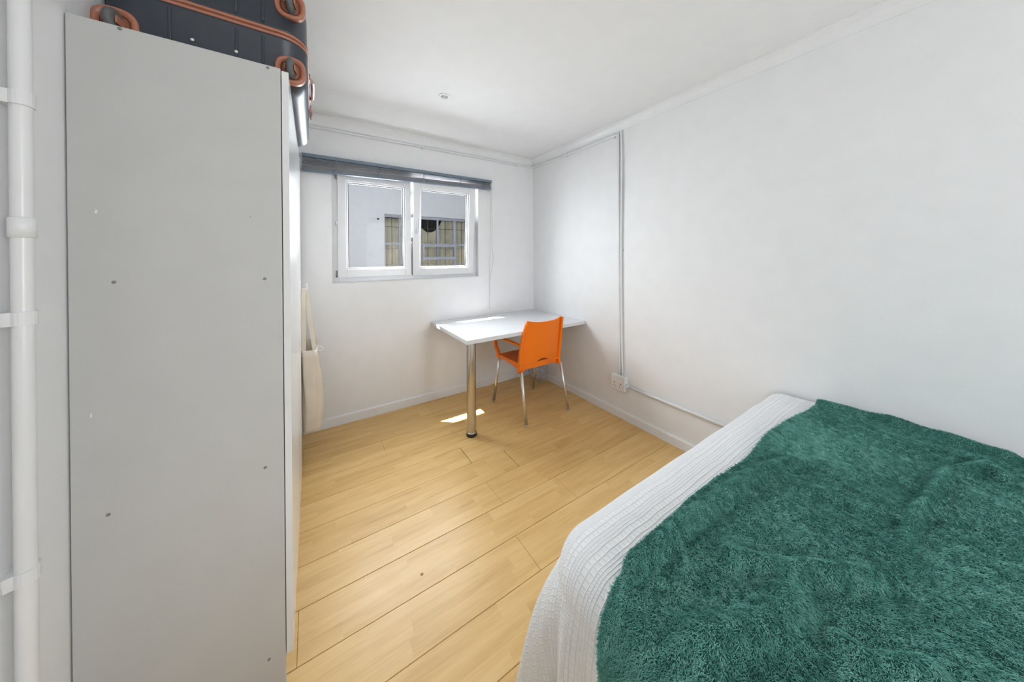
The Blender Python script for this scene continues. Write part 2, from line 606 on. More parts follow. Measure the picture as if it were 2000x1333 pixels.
# tilt-and-turn handle on the opening sash
hd = lathe('window_handle', [(0.0, 0), (0.013, 0.0), (0.013, 0.01), (0.008, 0.014), (0.008, 0.034), (0, 0.036)], (-1.342, 0.035, 1.585), (0, -1, 0), 'handle', win)
hd.data.transform(R2)
o = tube('lever', smooth_path([(-1.342, 0.004, 1.58), (-1.342, -0.002, 1.60), (-1.337, -0.006, 1.66), (-1.336, -0.006, 1.715)], 4), 0.008, 'handle', hd, 10, (0, 1, 0))
o.data.transform(R2)
for z0, z1 in ((2.0, 2.055), (1.62, 1.65), (1.19, 1.245)):
    hg = lathe('hinge', [(0, 0), (0.008, 0), (0.008, z1 - z0), (0, z1 - z0)], (-1.984, 0.045, z0), (0, 0, 1), 'hinge' if z0 != 1.62 else 'pvc', win, 10)
# lock plates on the meeting stile
for z0 in (1.50, 1.72, 1.93):
    box('lock_plate', -1.379, -1.374, 0.036, 0.06, z0, z0 + 0.035, 'hinge', win, 0.0008)

# ------------------------------------------------------------------ outside: unseen eave added above the window to trim the sun, neighbouring building
tag(box('unseen_eave', -3.2, 0.6, WT + 0.013, 0.50, 2.74, 2.90, 'concrete'), 'added unseen concrete eave outside, trimming the sun through the window', 'unseen_eave', kind='structure')
BY = 3.0
ob = thing('neighbouring_building', 'pale blue building with curtained window seen through the glass', 'building', (0, BY + 0.1, -3))
EX0, EX1, EZ0, EZ1 = -1.065, 1.82, 0.55, 2.135
bm = bmesh.new()
for (a, b, c, d) in ((-9, EX0, -3, 5.5), (EX1, 9, -3, 5.5), (EX0, EX1, -3, EZ0), (EX0, EX1, EZ1, 5.5)):
    bbox(bm, a, b, BY, BY + 0.22, c, d)
bm_obj('wall', bm, 'ext_wall', ob)
bm = bmesh.new()
bbox(bm, EX0 - .1, EX1 + .1, BY + 1.2, BY + 1.25, EZ0 - .2, EZ1 + .2)
bbox(bm, EX0 - .15, EX0 - .1, BY + .22, BY + 1.25, EZ0 - .2, EZ1 + .2)
bbox(bm, EX1 + .1, EX1 + .15, BY + .22, BY + 1.25, EZ0 - .2, EZ1 + .2)
bbox(bm, EX0 - .15, EX1 + .15, BY + .22, BY + 1.25, EZ0 - .25, EZ0 - .2)
bbox(bm, EX0 - .15, EX1 + .15, BY + .22, BY + 1.25, EZ1 + .2, EZ1 + .25)
bm_obj('room_interior', bm, 'ext_dark', ob)
fy0, fy1 = BY + 0.10, BY + 0.14
mull = [-0.775, -0.405, -0.045, 0.315, 0.675, 1.035, 1.395]
fr = bmesh.new()
bbox(fr, EX0, EX0 + 0.03, fy0, fy1, EZ0, EZ1)
bbox(fr, EX1 - 0.03, EX1, fy0, fy1, EZ0, EZ1)
bbox(fr, EX0 + .03, EX1 - .03, fy0, fy1, EZ1 - 0.045, EZ1)
bbox(fr, EX0 + .03, EX1 - .03, fy0, fy1, EZ0, EZ0 + 0.03)
exf = bm_obj('window_frame', fr, 'ext_frame', ob)
for mxx in mull:
    wd = 0.026 if mxx in (-0.405, 0.315, 1.035) else 0.016
    box('mullion', mxx - wd, mxx + wd, fy0, fy1, EZ0 + .03, EZ1 - .045, 'ext_frame', exf)
xs = [EX0 + 0.03] + mull + [EX1 - 0.03]
for a, b in zip(xs[:-1], xs[1:]):
    wa = 0.026 if a in (-0.405, 0.315, 1.035) else (0.016 if a in mull else 0)
    wb = 0.026 if b in (-0.405, 0.315, 1.035) else (0.016 if b in mull else 0)
    box('transom', a + wa, b - wb, fy0, fy1, 1.585, 1.62, 'ext_frame', exf)
    box('pane', a + wa, b - wb, fy0 + 0.018, fy0 + 0.022, 1.62, EZ1 - .045, 'glass', exf)
    mid = (a + b) / 2
    tube('burglar_bar', [(mid, fy1 + 0.03, EZ0 + .03), (mid, fy1 + 0.03, EZ1 - .03)], 0.006, 'ext_dark', exf, 6, (0, 1, 0))
for z in (1.92, 1.52, 1.22, 1.10, 0.9):
    tube('burglar_bar', [(EX0, fy1 + 0.035, z), (EX1, fy1 + 0.035, z)], 0.005, 'ext_frame' if z < 1.6 else 'ext_dark', exf, 6)
# open top-hung lights in the lower row
for a, b in ((-0.379, 0.289),):
    sh = bmesh.new()
    for (q0, q1, c, d) in ((a, a + .03, 1.30, 1.58), (b - .03, b, 1.30, 1.58), (a + .03, b - .03, 1.30, 1.355), (a + .03, b - .03, 1.555, 1.58)):
        bbox(sh, q0, q1, fy0 - 0.11, fy0 - 0.085, c, d)
    so = bm_obj('open_light', sh, 'ext_frame', ob)
    box('pane', a + .03, b - .03, fy0 - 0.10, fy0 - 0.095, 1.355, 1.555, 'glass', so)
# curtain: pleated sheets, drooping in one bay
def curtain(x0, x1, top, y):
    nx, nz = 90, 24
    V, F = [], []
    for j in range(nz + 1):
        for i in range(nx + 1):
            u_, t_ = i / nx, j / nz
            x = x0 + (x1 - x0) * u_
            zt = top(x)
            z = zt + (0.5 - zt) * t_
            yy = y + 0.045 * (1 - abs(math.sin(x * 24 + 1.2 * math.sin(x * 5) + 0.6 * t_)) ** 0.7) + 0.012 * math.sin(x * 11 + t_ * 3)
            V.append((x, yy, z))
    for j in range(nz):
        for i in range(nx):
            a = j * (nx + 1) + i
            F.append((a, a + 1, a + nx + 2, a + nx + 1))
    return raw('curtain', V, F, 'ext_curtain', ob, smooth=True)


def droop(x):
    if -0.42 < x < 0.13:
        t = (x + 0.42) / 0.55
        return 2.1 - 0.25 * math.sin(math.pi * min(1, t * 1.05)) ** 0.8
    return 2.1


curtain(EX0 - .05, -0.43, lambda x: 2.1, fy1 + 0.16)
curtain(-0.45, EX1 + .05, droop, fy1 + 0.13)
lathe('pipe_stub', [(0, 0), (0.016, 0), (0.016, 0.05), (0.011, 0.05), (0, 0.03)], (-1.172, BY, 2.035), (0, -1, 0), 'ext_dark', ob, 10)
tag(box('ground', -9, 9, WT, BY + .2, -3.2, -3.0, 'concrete'), 'concrete yard floor far below the window', 'ground', kind='structure')

bm = bmesh.new()  # unseen dark outer skin, added to cut sun bounce onto the building opposite
for (a, b, c, d) in ((XL - 0.2, WX0, -3.0, 3.2), (WX1, 0.2, -3.0, 3.2), (WX0, WX1, -3.0, WZ0), (WX0, WX1, WZ1, 2.735)):
    bbox(bm, a, b, WT, WT + 0.012, c, d)
tag(bm_obj('unseen_wall_skin', bm, 'bounce_cut'), 'added unseen brown skin outside the window wall, cutting sun bounce', 'wall', kind='structure')

# ------------------------------------------------------------------ venetian blind, drawn up
bl = thing('venetian_blind', 'blue-grey venetian blind drawn up above the window', 'blind', (-1.39, -0.035, 2.15))
BX0, BX1 = -2.216, -0.578
bm = bmesh.new()
bbox(bm, BX0, BX1, -0.052, -0.018, 2.124, 2.150, 0.003)
bm_obj('headrail', bm, 'blind_blue', bl)
for x in (BX0 - 0.004, BX1 + 0.001):
    box('end_cap', x, x + 0.006, -0.056, -0.012, 2.120, 2.153, 'alu', bl, 0.001)
for x in (-2.1, -0.7):
    box('bracket', x - 0.01, x + 0.01, -0.02, 0.0, 2.118, 2.156, 'alu', bl)
zb = lambda x: 2.012 + (2.050 - 2.012) * (x - BX0) / (BX1 - BX0)      # the bunch hangs lower at one end


def slat(zl, zr, mat='slat', th=0.0012, tilt=0.0):
    y0, y1 = -0.050, -0.022
    prof = [(y0, -0.001 - tilt), ((y0 + y1) / 2, 0.002), (y1, -0.001 + tilt), (y1, -0.001 - th + tilt), ((y0 + y1) / 2, 0.002 - th), (y0, -0.001 - th - tilt)]
    V, F = loft([[Vector((x, yy, z + dz)) for yy, dz in prof] for x, z in ((BX0 + 0.004, zl), (BX1 - 0.004, zr))])
    raw('slat', V, F, mat, bl)


for i in range(15):      # stacked bunch on the bottom rail
    slat(2.026 + i * 0.0021, 2.064 + i * 0.0021)
for i in range(6):       # loose slats fanning up to the headrail
    f = (i + 1) / 7
    slat(2.058 + (2.122 - 2.058) * f, 2.096 + (2.122 - 2.096) * f, tilt=0.002)
V, F = loft([[Vector((x, yy, zb(x) + dz)) for yy, dz in ((-0.052, 0), (-0.020, 0), (-0.020, 0.011), (-0.052, 0.011))] for x in (BX0 + 0.003, BX1 - 0.003)])
raw('bottom_rail', V, F, 'blind_blue', bl)
for x in (-1.99, -1.67, -1.29, -0.93, -0.66):
    tube('ladder_cord', [(x, -0.0535, 2.124), (x, -0.0535, zb(x) - 0.004)], 0.0022, 'blind_blue', bl, 6, (0, 1, 0))
    box('cord_tuft', x - 0.012, x + 0.012, -0.057, -0.050, zb(x), zb(x) + 0.03, 'blind_blue', bl, 0.002)
pc = [(-0.590, -0.054, 2.124), (-0.592, -0.05, 1.7), (-0.594, -0.03, 1.3), (-0.597, -0.03, 1.07), (-0.597, -0.03, 0.83), (-0.606, -0.04, 0.805)]
tube('pull_cord', smooth_path(pc, 5), 0.0014, 'cord', bl, 6)
pc = [(-0.584, -0.054, 2.124), (-0.575, -0.05, 1.7), (-0.572, -0.04, 1.5), (-0.556, -0.035, 1.33), (-0.57, -0.03, 1.22), (-0.595, -0.03, 1.10), (-0.599, -0.03, 0.95)]
tube('pull_cord', smooth_path(pc, 6), 0.0014, 'cord', bl, 6)

# ------------------------------------------------------------------ conduits, pipe, socket, downlight
def conduit(name, label, pts, r, group=None):
    t = thing(name, label, 'conduit', pts[0], group)
    tube('pipe', pts, r, 'gloss_white', t, 12)
    return t


def saddle(t, p, normal, along, r):
    """strap over a conduit on a wall: normal points into the room"""
    nn, al = Vector(normal), Vector(along)
    s = nn.cross(al)
    p = Vector(p)
    ring = []
    for dlt in (-0.006, 0.006):
        L = [p + al * dlt + s * x + nn * y for x, y in ((-r - 0.013, -r), (-r - 0.013, -r + 0.0025), (-r - 0.002, -r + 0.0025), (-r - 0.002, 0), (-r * 0.7, r * 0.75), (0, r + 0.002), (r * 0.7, r * 0.75), (r + 0.002, 0), (r + 0.002, -r + 0.0025), (r + 0.013, -r + 0.0025), (r + 0.013, -r))]
        ring.append(L)
    V, F = loft(ring)
    raw('saddle', V, F, 'gloss_white', t)
    lathe('screw', [(0, 0), (0.003, 0), (0.003, 0.002), (0, 0.002)], p + s * (-r - 0.008) + nn * (-r + 0.0025), nn, 'hinge', t, 8)


c1 = conduit('conduit', 'white conduit running under the cornice and down to the socket',
             smooth_path([(-2.62, -0.011, 2.372), (-1.3, -0.011, 2.376), (-0.10, -0.011, 2.380), (-0.035, -0.012, 2.381), (-0.014, -0.030, 2.381), (-0.011, -0.10, 2.380), (-0.011, -0.6, 2.368), (-0.011, -1.13, 2.366), (-0.011, -1.178, 2.361), (-0.011, -1.194, 2.340), (-0.011, -1.196, 2.28), (-0.011, -1.196, 1.2), (-0.011, -1.198, 0.362)], 6), 0.0105)
saddle(c1, (-1.293, -0.011, 2.376), (0, -1, 0), (1, 0, 0), 0.0105)
saddle(c1, (-0.233, -0.011, 2.379), (0, -1, 0), (1, 0, 0), 0.0105)
saddle(c1, (-0.011, -0.575, 2.3685), (-1, 0, 0), (0, 1, 0), 0.0105)
saddle(c1, (-0.011, -1.15, 2.365), (-1, 0, 0), (0, 1, 0), 0.0105)
c2 = conduit('conduit', 'thinner bowed white conduit beside the vertical socket conduit',
             smooth_path([(-0.009, -1.222, 2.385), (-0.012, -1.226, 2.2), (-0.012, -1.224, 1.9), (-0.009, -1.217, 1.5), (-0.009, -1.2155, 1.3), (-0.009, -1.2155, 0.8), (-0.009, -1.222, 0.362)], 6), 0.008)
saddle(c2, (-0.009, -1.217, 1.40), (-1, 0, 0), (0, 0, 1), 0.008)
c3 = conduit('conduit', 'white horizontal conduit from the socket to behind the bed', [(-0.0125, -1.268, 0.289), (-0.0125, -1.6, 0.289), (-0.0125, -2.6, 0.288)], 0.012)
lathe('collar', [(0, 0), (0.016, 0), (0.016, 0.022), (0.012, 0.022)], (-0.0165, -1.268, 0.289), (0, -1, 0), 'gloss_white', c3, 16)

so = thing('wall_socket', 'white double power socket on the wall above the baseboard', 'socket', (-0.022, -1.2, 0.30))
box('back_box', -0.038, 0.0, -1.268, -1.136, 0.242, 0.362, 'socket_white', so, 0.002)
pl = box('face_plate', -0.047, -0.037, -1.270, -1.134, 0.240, 0.364, 'socket_white', so, 0.005, 3)
for yc in (-1.170, -1.234):
    box('earth_hole', -0.0476, -0.0465, yc - 0.004, yc + 0.004, 0.292, 0.303, 'socket_hole', pl)
    for dy in (-0.013, 0.013):
        box('pin_hole', -0.0476, -0.0465, yc + dy - 0.003, yc + dy + 0.003, 0.269, 0.277, 'socket_hole', pl)
    box('switch', -0.050, -0.0465, yc - 0.002, yc + 0.014, 0.318, 0.332, 'socket_white', pl, 0.0015)

dl = thing('ceiling_downlight', 'small round recessed downlight in the ceiling', 'downlight', (-1.383, -0.83, ZC))
lathe('ring', [(0.024, 0.0), (0.024, 0.004), (0.028, 0.007), (0.038, 0.004), (0.041, 0.0)], (-1.383, -0.83, ZC), (0, 0, -1), 'trim', dl, 32)
lathe('reflector', [(0.0245, 0.0045), (0.020, 0.0015), (0.0165, 0.0008)], (-1.383, -0.83, ZC), (0, 0, -1), 'alu', dl, 32)
lathe('lamp_lens', [(0.0165, 0.0006), (0.0165, 0.0022), (0.010, 0.0034), (0.0, 0.0038)], (-1.383, -0.83, ZC), (0, 0, -1), 'lens', dl, 24)

wp = thing('water_pipe', 'thick white painted pipe standing against the wall beside the wardrobe', 'pipe', (-2.622, -1.838, 0))
PX, PY, PR = -2.622, -1.838, 0.0135
tube('pipe', [(PX, PY, z) for z in (0, 0.6, 1.2, 1.8, ZC)], PR, 'gloss_white', wp, 24, (0, 1, 0))
lathe('coupling', [(PR, 0), (PR + 0.003, 0.001), (PR + 0.003, 0.038), (PR, 0.04)], (PX, PY, 1.395), (0, 0, 1), 'gloss_white', wp, 24)
for z, tl in ((1.661, -0.1), (1.240, 0.0), (0.745, 0.25)):
    ring = []
    for dz in (-0.013, 0.013):
        L = []
        for k_ in range(15):
            a = math.radians(-205 + 230 * k_ / 14)
            q = (PX + (PR + 0.003) * math.cos(a + math.radians(90)), PY + (PR + 0.003) * math.sin(a + math.radians(90)))
            L.append((q[0], q[1]))
        path = [(XL, PY - 0.045), (XL + 0.004, PY - 0.045), (XL + 0.004, PY - PR - 0.004)]
        path += [(PX + (PR + 0.003) * math.cos(a), PY + (PR + 0.003) * math.sin(a)) for a in [math.radians(d) for d in range(-120, 121, 20)]]
        path += [(XL + 0.004, PY + PR + 0.004), (XL, PY + PR + 0.004)]
        ring.append([Vector((x, y, z + dz + tl * (y - PY) * 0.6)) for x, y in path])
    V, F = loft(ring)
    b_ = raw('bracket', V, F, 'gloss_white', wp)
    lathe('screw', [(0, 0), (0.006, 0), (0.006, 0.003), (0.004, 0.005), (0, 0.005)], (XL + 0.004, PY - 0.030, z - tl * 0.030 * 0.6), (1, 0, 0), 'gloss_white', b_, 12)

# ------------------------------------------------------------------ wardrobe and far cupboard
WY0, WY1, WZ, WFX = -1.66, -0.69, 1.942, -2.232
wd = thing('wardrobe', 'tall pale grey wardrobe standing against the pipe wall', 'wardrobe', (-2.43, -1.17, 0))
sp_ = box('side_panel', XL + 0.003, WFX, WY0, WY0 + 0.016, 0, WZ, 'melamine', wd, 0.0012)
sp_['label'] = 'pale grey side panel with screw holes'
box('side_panel', XL + 0.003, WFX, WY1 - 0.016, WY1, 0, WZ, 'melamine', wd, 0.0012)
box('top_panel', XL + 0.003, WFX, WY0 + 0.016, WY1 - 0.016, WZ - 0.016, WZ, 'melamine', wd)
box('bottom_panel', XL + 0.003, WFX, WY0 + 0.016, WY1 - 0.016, 0.075, 0.091, 'melamine', wd)
box('plinth', WFX - 0.03, WFX - 0.014, WY0 + 0.016, WY1 - 0.016, 0, 0.075, 'melamine', wd)
box('back_panel', XL + 0.003, XL + 0.007, WY0 + 0.016, WY1 - 0.016, 0.091, WZ - 0.016, 'dark_gap', wd)
ym = (WY0 + WY1) / 2
for a, b in ((WY0, ym - 0.0015), (ym + 0.0015, WY1)):
    dr = box('door', WFX + 0.0022, WFX + 0.0200, a, b, 0.112, 1.936, 'door_gloss', wd, 0.001)
for x, z in ((-2.557, 1.936), (-2.263, 1.934), (-2.571, 1.295), (-2.275, 1.290), (-2.584, 0.716), (-2.278, 0.717), (-2.273, 0.128)):
    lathe('screw_cap', [(0, 0), (0.0042, 0), (0.0036, 0.0012), (0, 0.0012)], (x, WY0, z), (0, -1, 0), 'screw', sp_, 12)
for x, z, hx, hz in ((-2.598, 1.470, 0.0025, 0.006), (-2.609, 0.971, 0.0015, 0.007), (-2.307, 1.476, 0.0012, 0.002)):
    ch_ = [Vector((x + hx * rr * math.cos(q), WY0 - 0.0004, z + hz * rr * math.sin(q))) for q, rr in ((0.2, 1), (1.0, .8), (1.7, 1), (2.6, .7), (3.4, 1), (4.4, .9), (5.4, .7))]
    V, F = loft([ch_, [p + Vector((0, 0.001, 0)) for p in ch_]])
    raw('paint_chip', V, F, 'chip' if z != 1.476 else 'screw', sp_)

cu = thing('cupboard', 'narrow white cupboard between the wardrobe and the window wall', 'cupboard', (-2.43, -0.34, 0))
box('carcass', XL + 0.003, -2.243, WY1 + 0.004, -0.004, 0, 2.02, 'melamine', cu, 0.001)
box('door', -2.241, -2.226, WY1 + 0.006, -0.030, 0.03, 2.015, 'door_gloss', cu, 0.001)
box('plinth', -2.243, -2.229, WY1 + 0.006, -0.030, 0.0, 0.028, 'melamine', cu)

# hook rail and tote bag on the cupboard door
hk = thing('coat_hook', 'white hook plate on the narrow cupboard holding the bag', 'hook', (-2.22, -0.24, 1.15))
box('plate', -2.226, -2.221, -0.265, -0.215, 1.05, 1.185, 'gloss_white', hk, 0.001)
tube('hook_arm', smooth_path([(-2.222, -0.24, 1.12), (-2.205, -0.24, 1.115), (-2.190, -0.24, 1.125), (-2.186, -0.24, 1.150), (-2.190, -0.24, 1.17)], 4), 0.004, 'gloss_white', hk, 8, (0, 1, 0))

tb = thing('tote_bag', 'cream canvas tote bag hanging on the cupboard hook', 'bag', (-2.165, -0.28, 0.20))


def bag_loop(z, t):
    # t = 0 bottom .. 1 top ; superellipse cross-section, thickness along x
    thick = [0.100, 0.118, 0.122, 0.112, 0.098, 0.088][min(5, int(t * 5.999))]
    hx = 0.5 * (0.108 + 0.016 * math.sin(t * 2.6 + 0.4) - 0.018 * t)
    hy = 0.5 * (0.30 + 0.04 * t)
    if t < 0.08:
        q = t / 0.08
        hx *= 0.82 + 0.18 * math.sqrt(q)
        hy *= 0.94 + 0.06 * math.sqrt(q)
    cx = -2.2245 + 0.003 + hx + 0.006 * (1 - t)
    L = []
    n = 56
    for i in range(n):
        a = 2 * math.pi * i / n
        c, s = math.cos(a), math.sin(a)
        ex = 0.42
        x = hx * (abs(c) ** ex) * (1 if c > 0 else -1)
        y = hy * (abs(s) ** ex) * (1 if s > 0 else -1)
        p = Vector((x, y, 0))
        # folds: vertical creases sagging to the corner facing the room
        am = 0.014 * (1 - abs(2 * t - 1) ** 3)
        d = am * (noise.noise(Vector((a * 1.7, z * 5.0, 3.1))) + 0.6 * math.sin(a * 5 + z * 9))
        if c > 0.2 and s < 0:
            d -= 0.022 * math.exp(-((a - 5.15 - 0.35 * (t - 0.5)) / 0.16) ** 2) * math.sin(math.pi * t)
        r_ = 1 + d / 0.09
        xx = cx + p.x * r_
        L.append(Vector((max(xx, -2.2245), -0.285 + p.y * (1 + d * 2), z)))
    return L


zs = [0.200 + 0.540 * (i / 30) for i in range(31)]
loops = [bag_loop(z, (z - 0.20) / 0.540) for z in zs]
V, F = loft(loops, cap=False)
n = len(loops[0])
F.append(tuple(range(n - 1, -1, -1)))
raw('bag_body', V, F, 'canvas', tb, smooth=True)
# turned hem at the mouth, and the dark inside
mouth = loops[-1]
cen = sum(mouth, Vector()) / n
h_lo = [cen + (p - cen) * 1.02 + Vector((0, 0, -0.035)) for p in loops[-2]]
V, F = loft([[Vector((max(p.x, -2.2245), p.y, 0.706)) for p in h_lo], [Vector((max((cen + (p - cen) * 1.025).x, -2.2245), (cen + (p - cen) * 1.025).y, 0.746)) for p in mouth], [cen + (p - cen) * 0.97 + Vector((0, 0, 0.006)) for p in mouth], [cen + (p - cen) * 0.93 + Vector((0, 0, -0.10)) for p in mouth]], cap=False)
F.append(tuple(range(3 * n, 4 * n)))
raw('hem', V, F, 'canvas', tb, smooth=True)
flat = [(-0.001, -0.013), (0.001, -0.013), (0.001, 0.013), (-0.001, 0.013)]
V, F = sweep_data(smooth_path([(-2.205, -0.40, 0.70), (-2.206, -0.38, 0.80), (-2.208, -0.30, 1.03), (-2.204, -0.255, 1.125), (-2.204, -0.24, 1.132), (-2.204, -0.225, 1.125), (-2.208, -0.20, 1.0), (-2.207, -0.17, 0.80), (-2.205, -0.16, 0.70)], 5), flat, (1, 0, 0))
raw('strap', V, F, 'canvas', tb)
V, F = sweep_data(smooth_path([(-2.136, -0.40, 0.70), (-2.150, -0.38, 0.78), (-2.178, -0.30, 1.0), (-2.194, -0.255, 1.118), (-2.196, -0.24, 1.126), (-2.194, -0.225, 1.118), (-2.178, -0.19, 0.98), (-2.150, -0.17, 0.78), (-2.136, -0.16, 0.70)], 5), flat, (1, 0, 0))
raw('strap', V, F, 'canvas', tb)
tube('cord_loop', smooth_path([(-2.130, -0.30, 0.735), (-2.108, -0.30, 0.728), (-2.094, -0.30, 0.708), (-2.102, -0.30, 0.696), (-2.128, -0.30, 0.70)], 5), 0.004, 'cloth_white', tb, 8, (0, 1, 0))

# ------------------------------------------------------------------ suitcase on the wardrobe
sc = thing('suitcase', 'dark slate hard suitcase with copper trim lying on the wardrobe', 'suitcase', (-2.40, -1.16, WZ))
SX0, SX1, SY0, SY1, SZ0, SZ1 = -2.642, -2.165, -1.545, -0.80, WZ + 0.002, WZ + 0.338
ZM = (SZ0 + SZ1) / 2 + 0.004


def rrect(x0, x1, y0, y1, r, n=8):
    L = []
    for cx, cy, a0 in ((x1 - r, y0 + r, -90), (x1 - r, y1 - r, 0), (x0 + r, y1 - r, 90), (x0 + r, y0 + r, 180)):
        for i in range(n + 1):
            a = math.radians(a0 + 90 * i / n)
            L.append((cx + r * math.cos(a), cy + r * math.sin(a)))
    return L


def shell_half(z_face, z_join):
    sgn = 1 if z_join > z_face else -1
    loops = []
    R_ = 0.05
    for ang in range(0, 91, 15):
        a = math.radians(ang)
        ins = R_ * (1 - math.sin(a))
        z = z_face + sgn * R_ * (1 - math.cos(a))
        loops.append([Vector((x, y, z)) for x, y in rrect(SX0 + ins, SX1 - ins, SY0 + ins, SY1 - ins, 0.075 - 0.4 * ins)])
    loops.append([Vector((x, y, z_join - sgn * 0.022)) for x, y in rrect(SX0, SX1, SY0, SY1, 0.075)])
    loops.append([Vector((x, y, z_join - sgn * 0.018)) for x, y in rrect(SX0 - 0.003, SX1 + 0.003, SY0 - 0.003, SY1 + 0.003, 0.077)])
    loops.append([Vector((x, y, z_join - sgn * 0.012)) for x, y in rrect(SX0 - 0.003, SX1 + 0.003, SY0 - 0.003, SY1 + 0.003, 0.077)])
    loops.append([Vector((x, y, z_join - sgn * 0.012)) for x, y in rrect(SX0 + 0.006, SX1 - 0.006, SY0 + 0.006, SY1 - 0.006, 0.07)])
    V, F = loft(loops)
    return raw('shell', V, F, 'shell', sc, smooth=True)


sh_lo = shell_half(SZ0, ZM)
sh_hi = shell_half(SZ1, ZM)


def band(name, z0, z1, out, mat, parent):
    V, F = loft([[Vector((x, y, z)) for x, y in rrect(SX0 - o_, SX1 + o_, SY0 - o_, SY1 + o_, 0.075 + o_)] for z, o_ in ((z0, -0.01), (z0, out * 0.6), (z0 + (z1 - z0) * 0.25, out), (z1 - (z1 - z0) * 0.25, out), (z1, out * 0.6), (z1, -0.01))])
    return raw(name, V, F, mat, parent, smooth=True)


zp = band('zip_band', ZM - 0.012, ZM - 0.0025, 0.005, 'copper', sc)
band('zip_teeth', ZM - 0.0025, ZM + 0.0025, 0.0005, 'copper_dark', zp)
band('zip_band', ZM + 0.0025, ZM + 0.012, 0.005, 'copper', sc)
# moulded ribs across the shell ends
for x in (-2.50, -2.352, -2.285):
    for z0, z1, pr_ in ((SZ0 + 0.028, ZM - 0.024, sh_lo), (ZM + 0.024, SZ1 - 0.028, sh_hi)):
        box('shell_rib', x - 0.004, x + 0.004, SY0 - 0.0035, SY0 + 0.01, z0, z1, 'shell', pr_, 0.002, 2)
for x, z in ((-2.452, 2.014), (-2.352, 2.014)):
    lathe('rivet', [(0, 0), (0.0048, 0), (0.004, 0.002), (0, 0.0028)], (x, SY0 - 0.0034, z), (0, -1, 0), 'rivet', sc, 14)


def caster(cx, cz, parent, flip):
    """oval copper recess with a wheel, on the end face"""
    def oval(a, b, y, n=28):
        L = []
        for i in range(n):
            t = 2 * math.pi * i / n
            c, s = math.cos(t), math.sin(t)
            L.append(Vector((cx + a * abs(c) ** 0.75 * (1 if c > 0 else -1), y, cz + b * abs(s) ** 0.75 * (1 if s > 0 else -1))))
        return L
    y = SY0
    V, F = loft([oval(0.044, 0.046, y + 0.012), oval(0.044, 0.046, y - 0.005), oval(0.040, 0.042, y - 0.010), oval(0.033, 0.035, y - 0.009), oval(0.028, 0.030, y + 0.0)])
    h_ = raw('wheel_housing', V, F, 'copper', sc, smooth=True)
    V, F = loft([oval(0.030, 0.032, y - 0.001), oval(0.022, 0.024, y - 0.0035), oval(0.010, 0.010, y - 0.0045)])
    raw('wheel_well', V, F, 'copper_dark', h_, smooth=True)
    ax = Vector((0.85, -0.15, 0.0)).normalized()
    c = Vector((cx + 0.002, y - 0.014, cz))
    wr, hw_ = 0.033, 0.0095
    lathe('wheel', [(0.0, -hw_), (wr * 0.75, -hw_), (wr, -hw_ * 0.55), (wr, hw_ * 0.55), (wr * 0.75, hw_), (0.0, hw_)], c, ax, 'rubber', h_, 28)
    for sgn in (-1, 1):
        o_ = box('fork', -0.002, 0.002, -0.022, 0.016, -0.010, 0.010, 'copper', h_, 0.0015, 2)
        o_.data.transform(Matrix.Translation(c + ax * (sgn * (hw_ + 0.004)) + Vector((0, 0.004, 0))) @ Matrix.Rotation(math.atan2(ax.y, ax.x), 4, 'Z'))


for cx, cz in ((-2.211, SZ0 + 0.056), (-2.603, SZ0 + 0.056), (-2.211, SZ1 - 0.056), (-2.603, SZ1 - 0.056)):
    caster(cx, cz, sc, 1)
# side carry handle and zip pullers on the side facing the room
hs = tube('side_handle', smooth_path([(SX1 + 0.004, -1.22, ZM + 0.028), (SX1 + 0.018, -1.20, ZM + 0.026), (SX1 + 0.020, -1.12, ZM + 0.024), (SX1 + 0.018, -1.04, ZM + 0.026), (SX1 + 0.004, -1.02, ZM + 0.028)], 5), 0.008, 'pink_metal', sc, 10)
box('handle_mount', SX1 - 0.002, SX1 + 0.010, -1.245, -1.205, ZM + 0.016, ZM + 0.042, 'copper', sc, 0.003, 2)
box('handle_mount', SX1 - 0.002, SX1 + 0.010, -1.035, -0.995, ZM + 0.016, ZM + 0.042, 'copper', sc, 0.003, 2)
box('lock', SX1 + 0.002, SX1 + 0.014, -0.97, -0.90, ZM - 0.02, ZM + 0.02, 'pink_metal', sc, 0.003, 2)
for y, dz in ((-0.965, 0.0), (-0.94, 0.008)):
    tube('zip_puller', smooth_path([(SX1 + 0.010, y, ZM), (SX1 + 0.014, y - 0.002, ZM - 0.02), (SX1 + 0.012, y, ZM - 0.05 + dz)], 4), 0.004, 'pink_metal', sc, 8, (0, 1, 0))

# ------------------------------------------------------------------ desk
DX, DY, DZ = -1.215, -0.803, 0.740
dk = thing('desk', 'white wall-fixed corner desk on one chrome leg', 'desk', (-0.6, -0.4, 0))
box('desktop', DX, -0.001, DY, -0.001, DZ - 0.030, DZ, 'desk_white', dk, 0.0012)
lg = lathe('leg', [(0, 0.022), (0.036, 0.022), (0.036, 0.710), (0, 0.710)], (-1.152, -0.735, 0), (0, 0, 1), 'chrome', dk, 36, True)
lathe('foot', [(0.0, 0.0), (0.034, 0.0), (0.040, 0.004), (0.040, 0.018), (0.037, 0.024), (0, 0.024)], (-1.152, -0.735, 0), (0, 0, 1), 'black_plastic', lg, 32)
lathe('rim', [(0.036, 0.024), (0.0385, 0.024), (0.0385, 0.032), (0.036, 0.032)], (-1.152, -0.735, 0), (0, 0, 1), 'chrome', lg, 32)
box('wall_bracket', -0.035, -0.001, -0.64, -0.60, DZ - 0.075, DZ - 0.0305, 'alu', dk, 0.002)
box('wall_cleat', DX + 0.05, -0.04, -0.022, -0.0005, DZ - 0.07, DZ - 0.0305, 'desk_white', dk, 0.001)
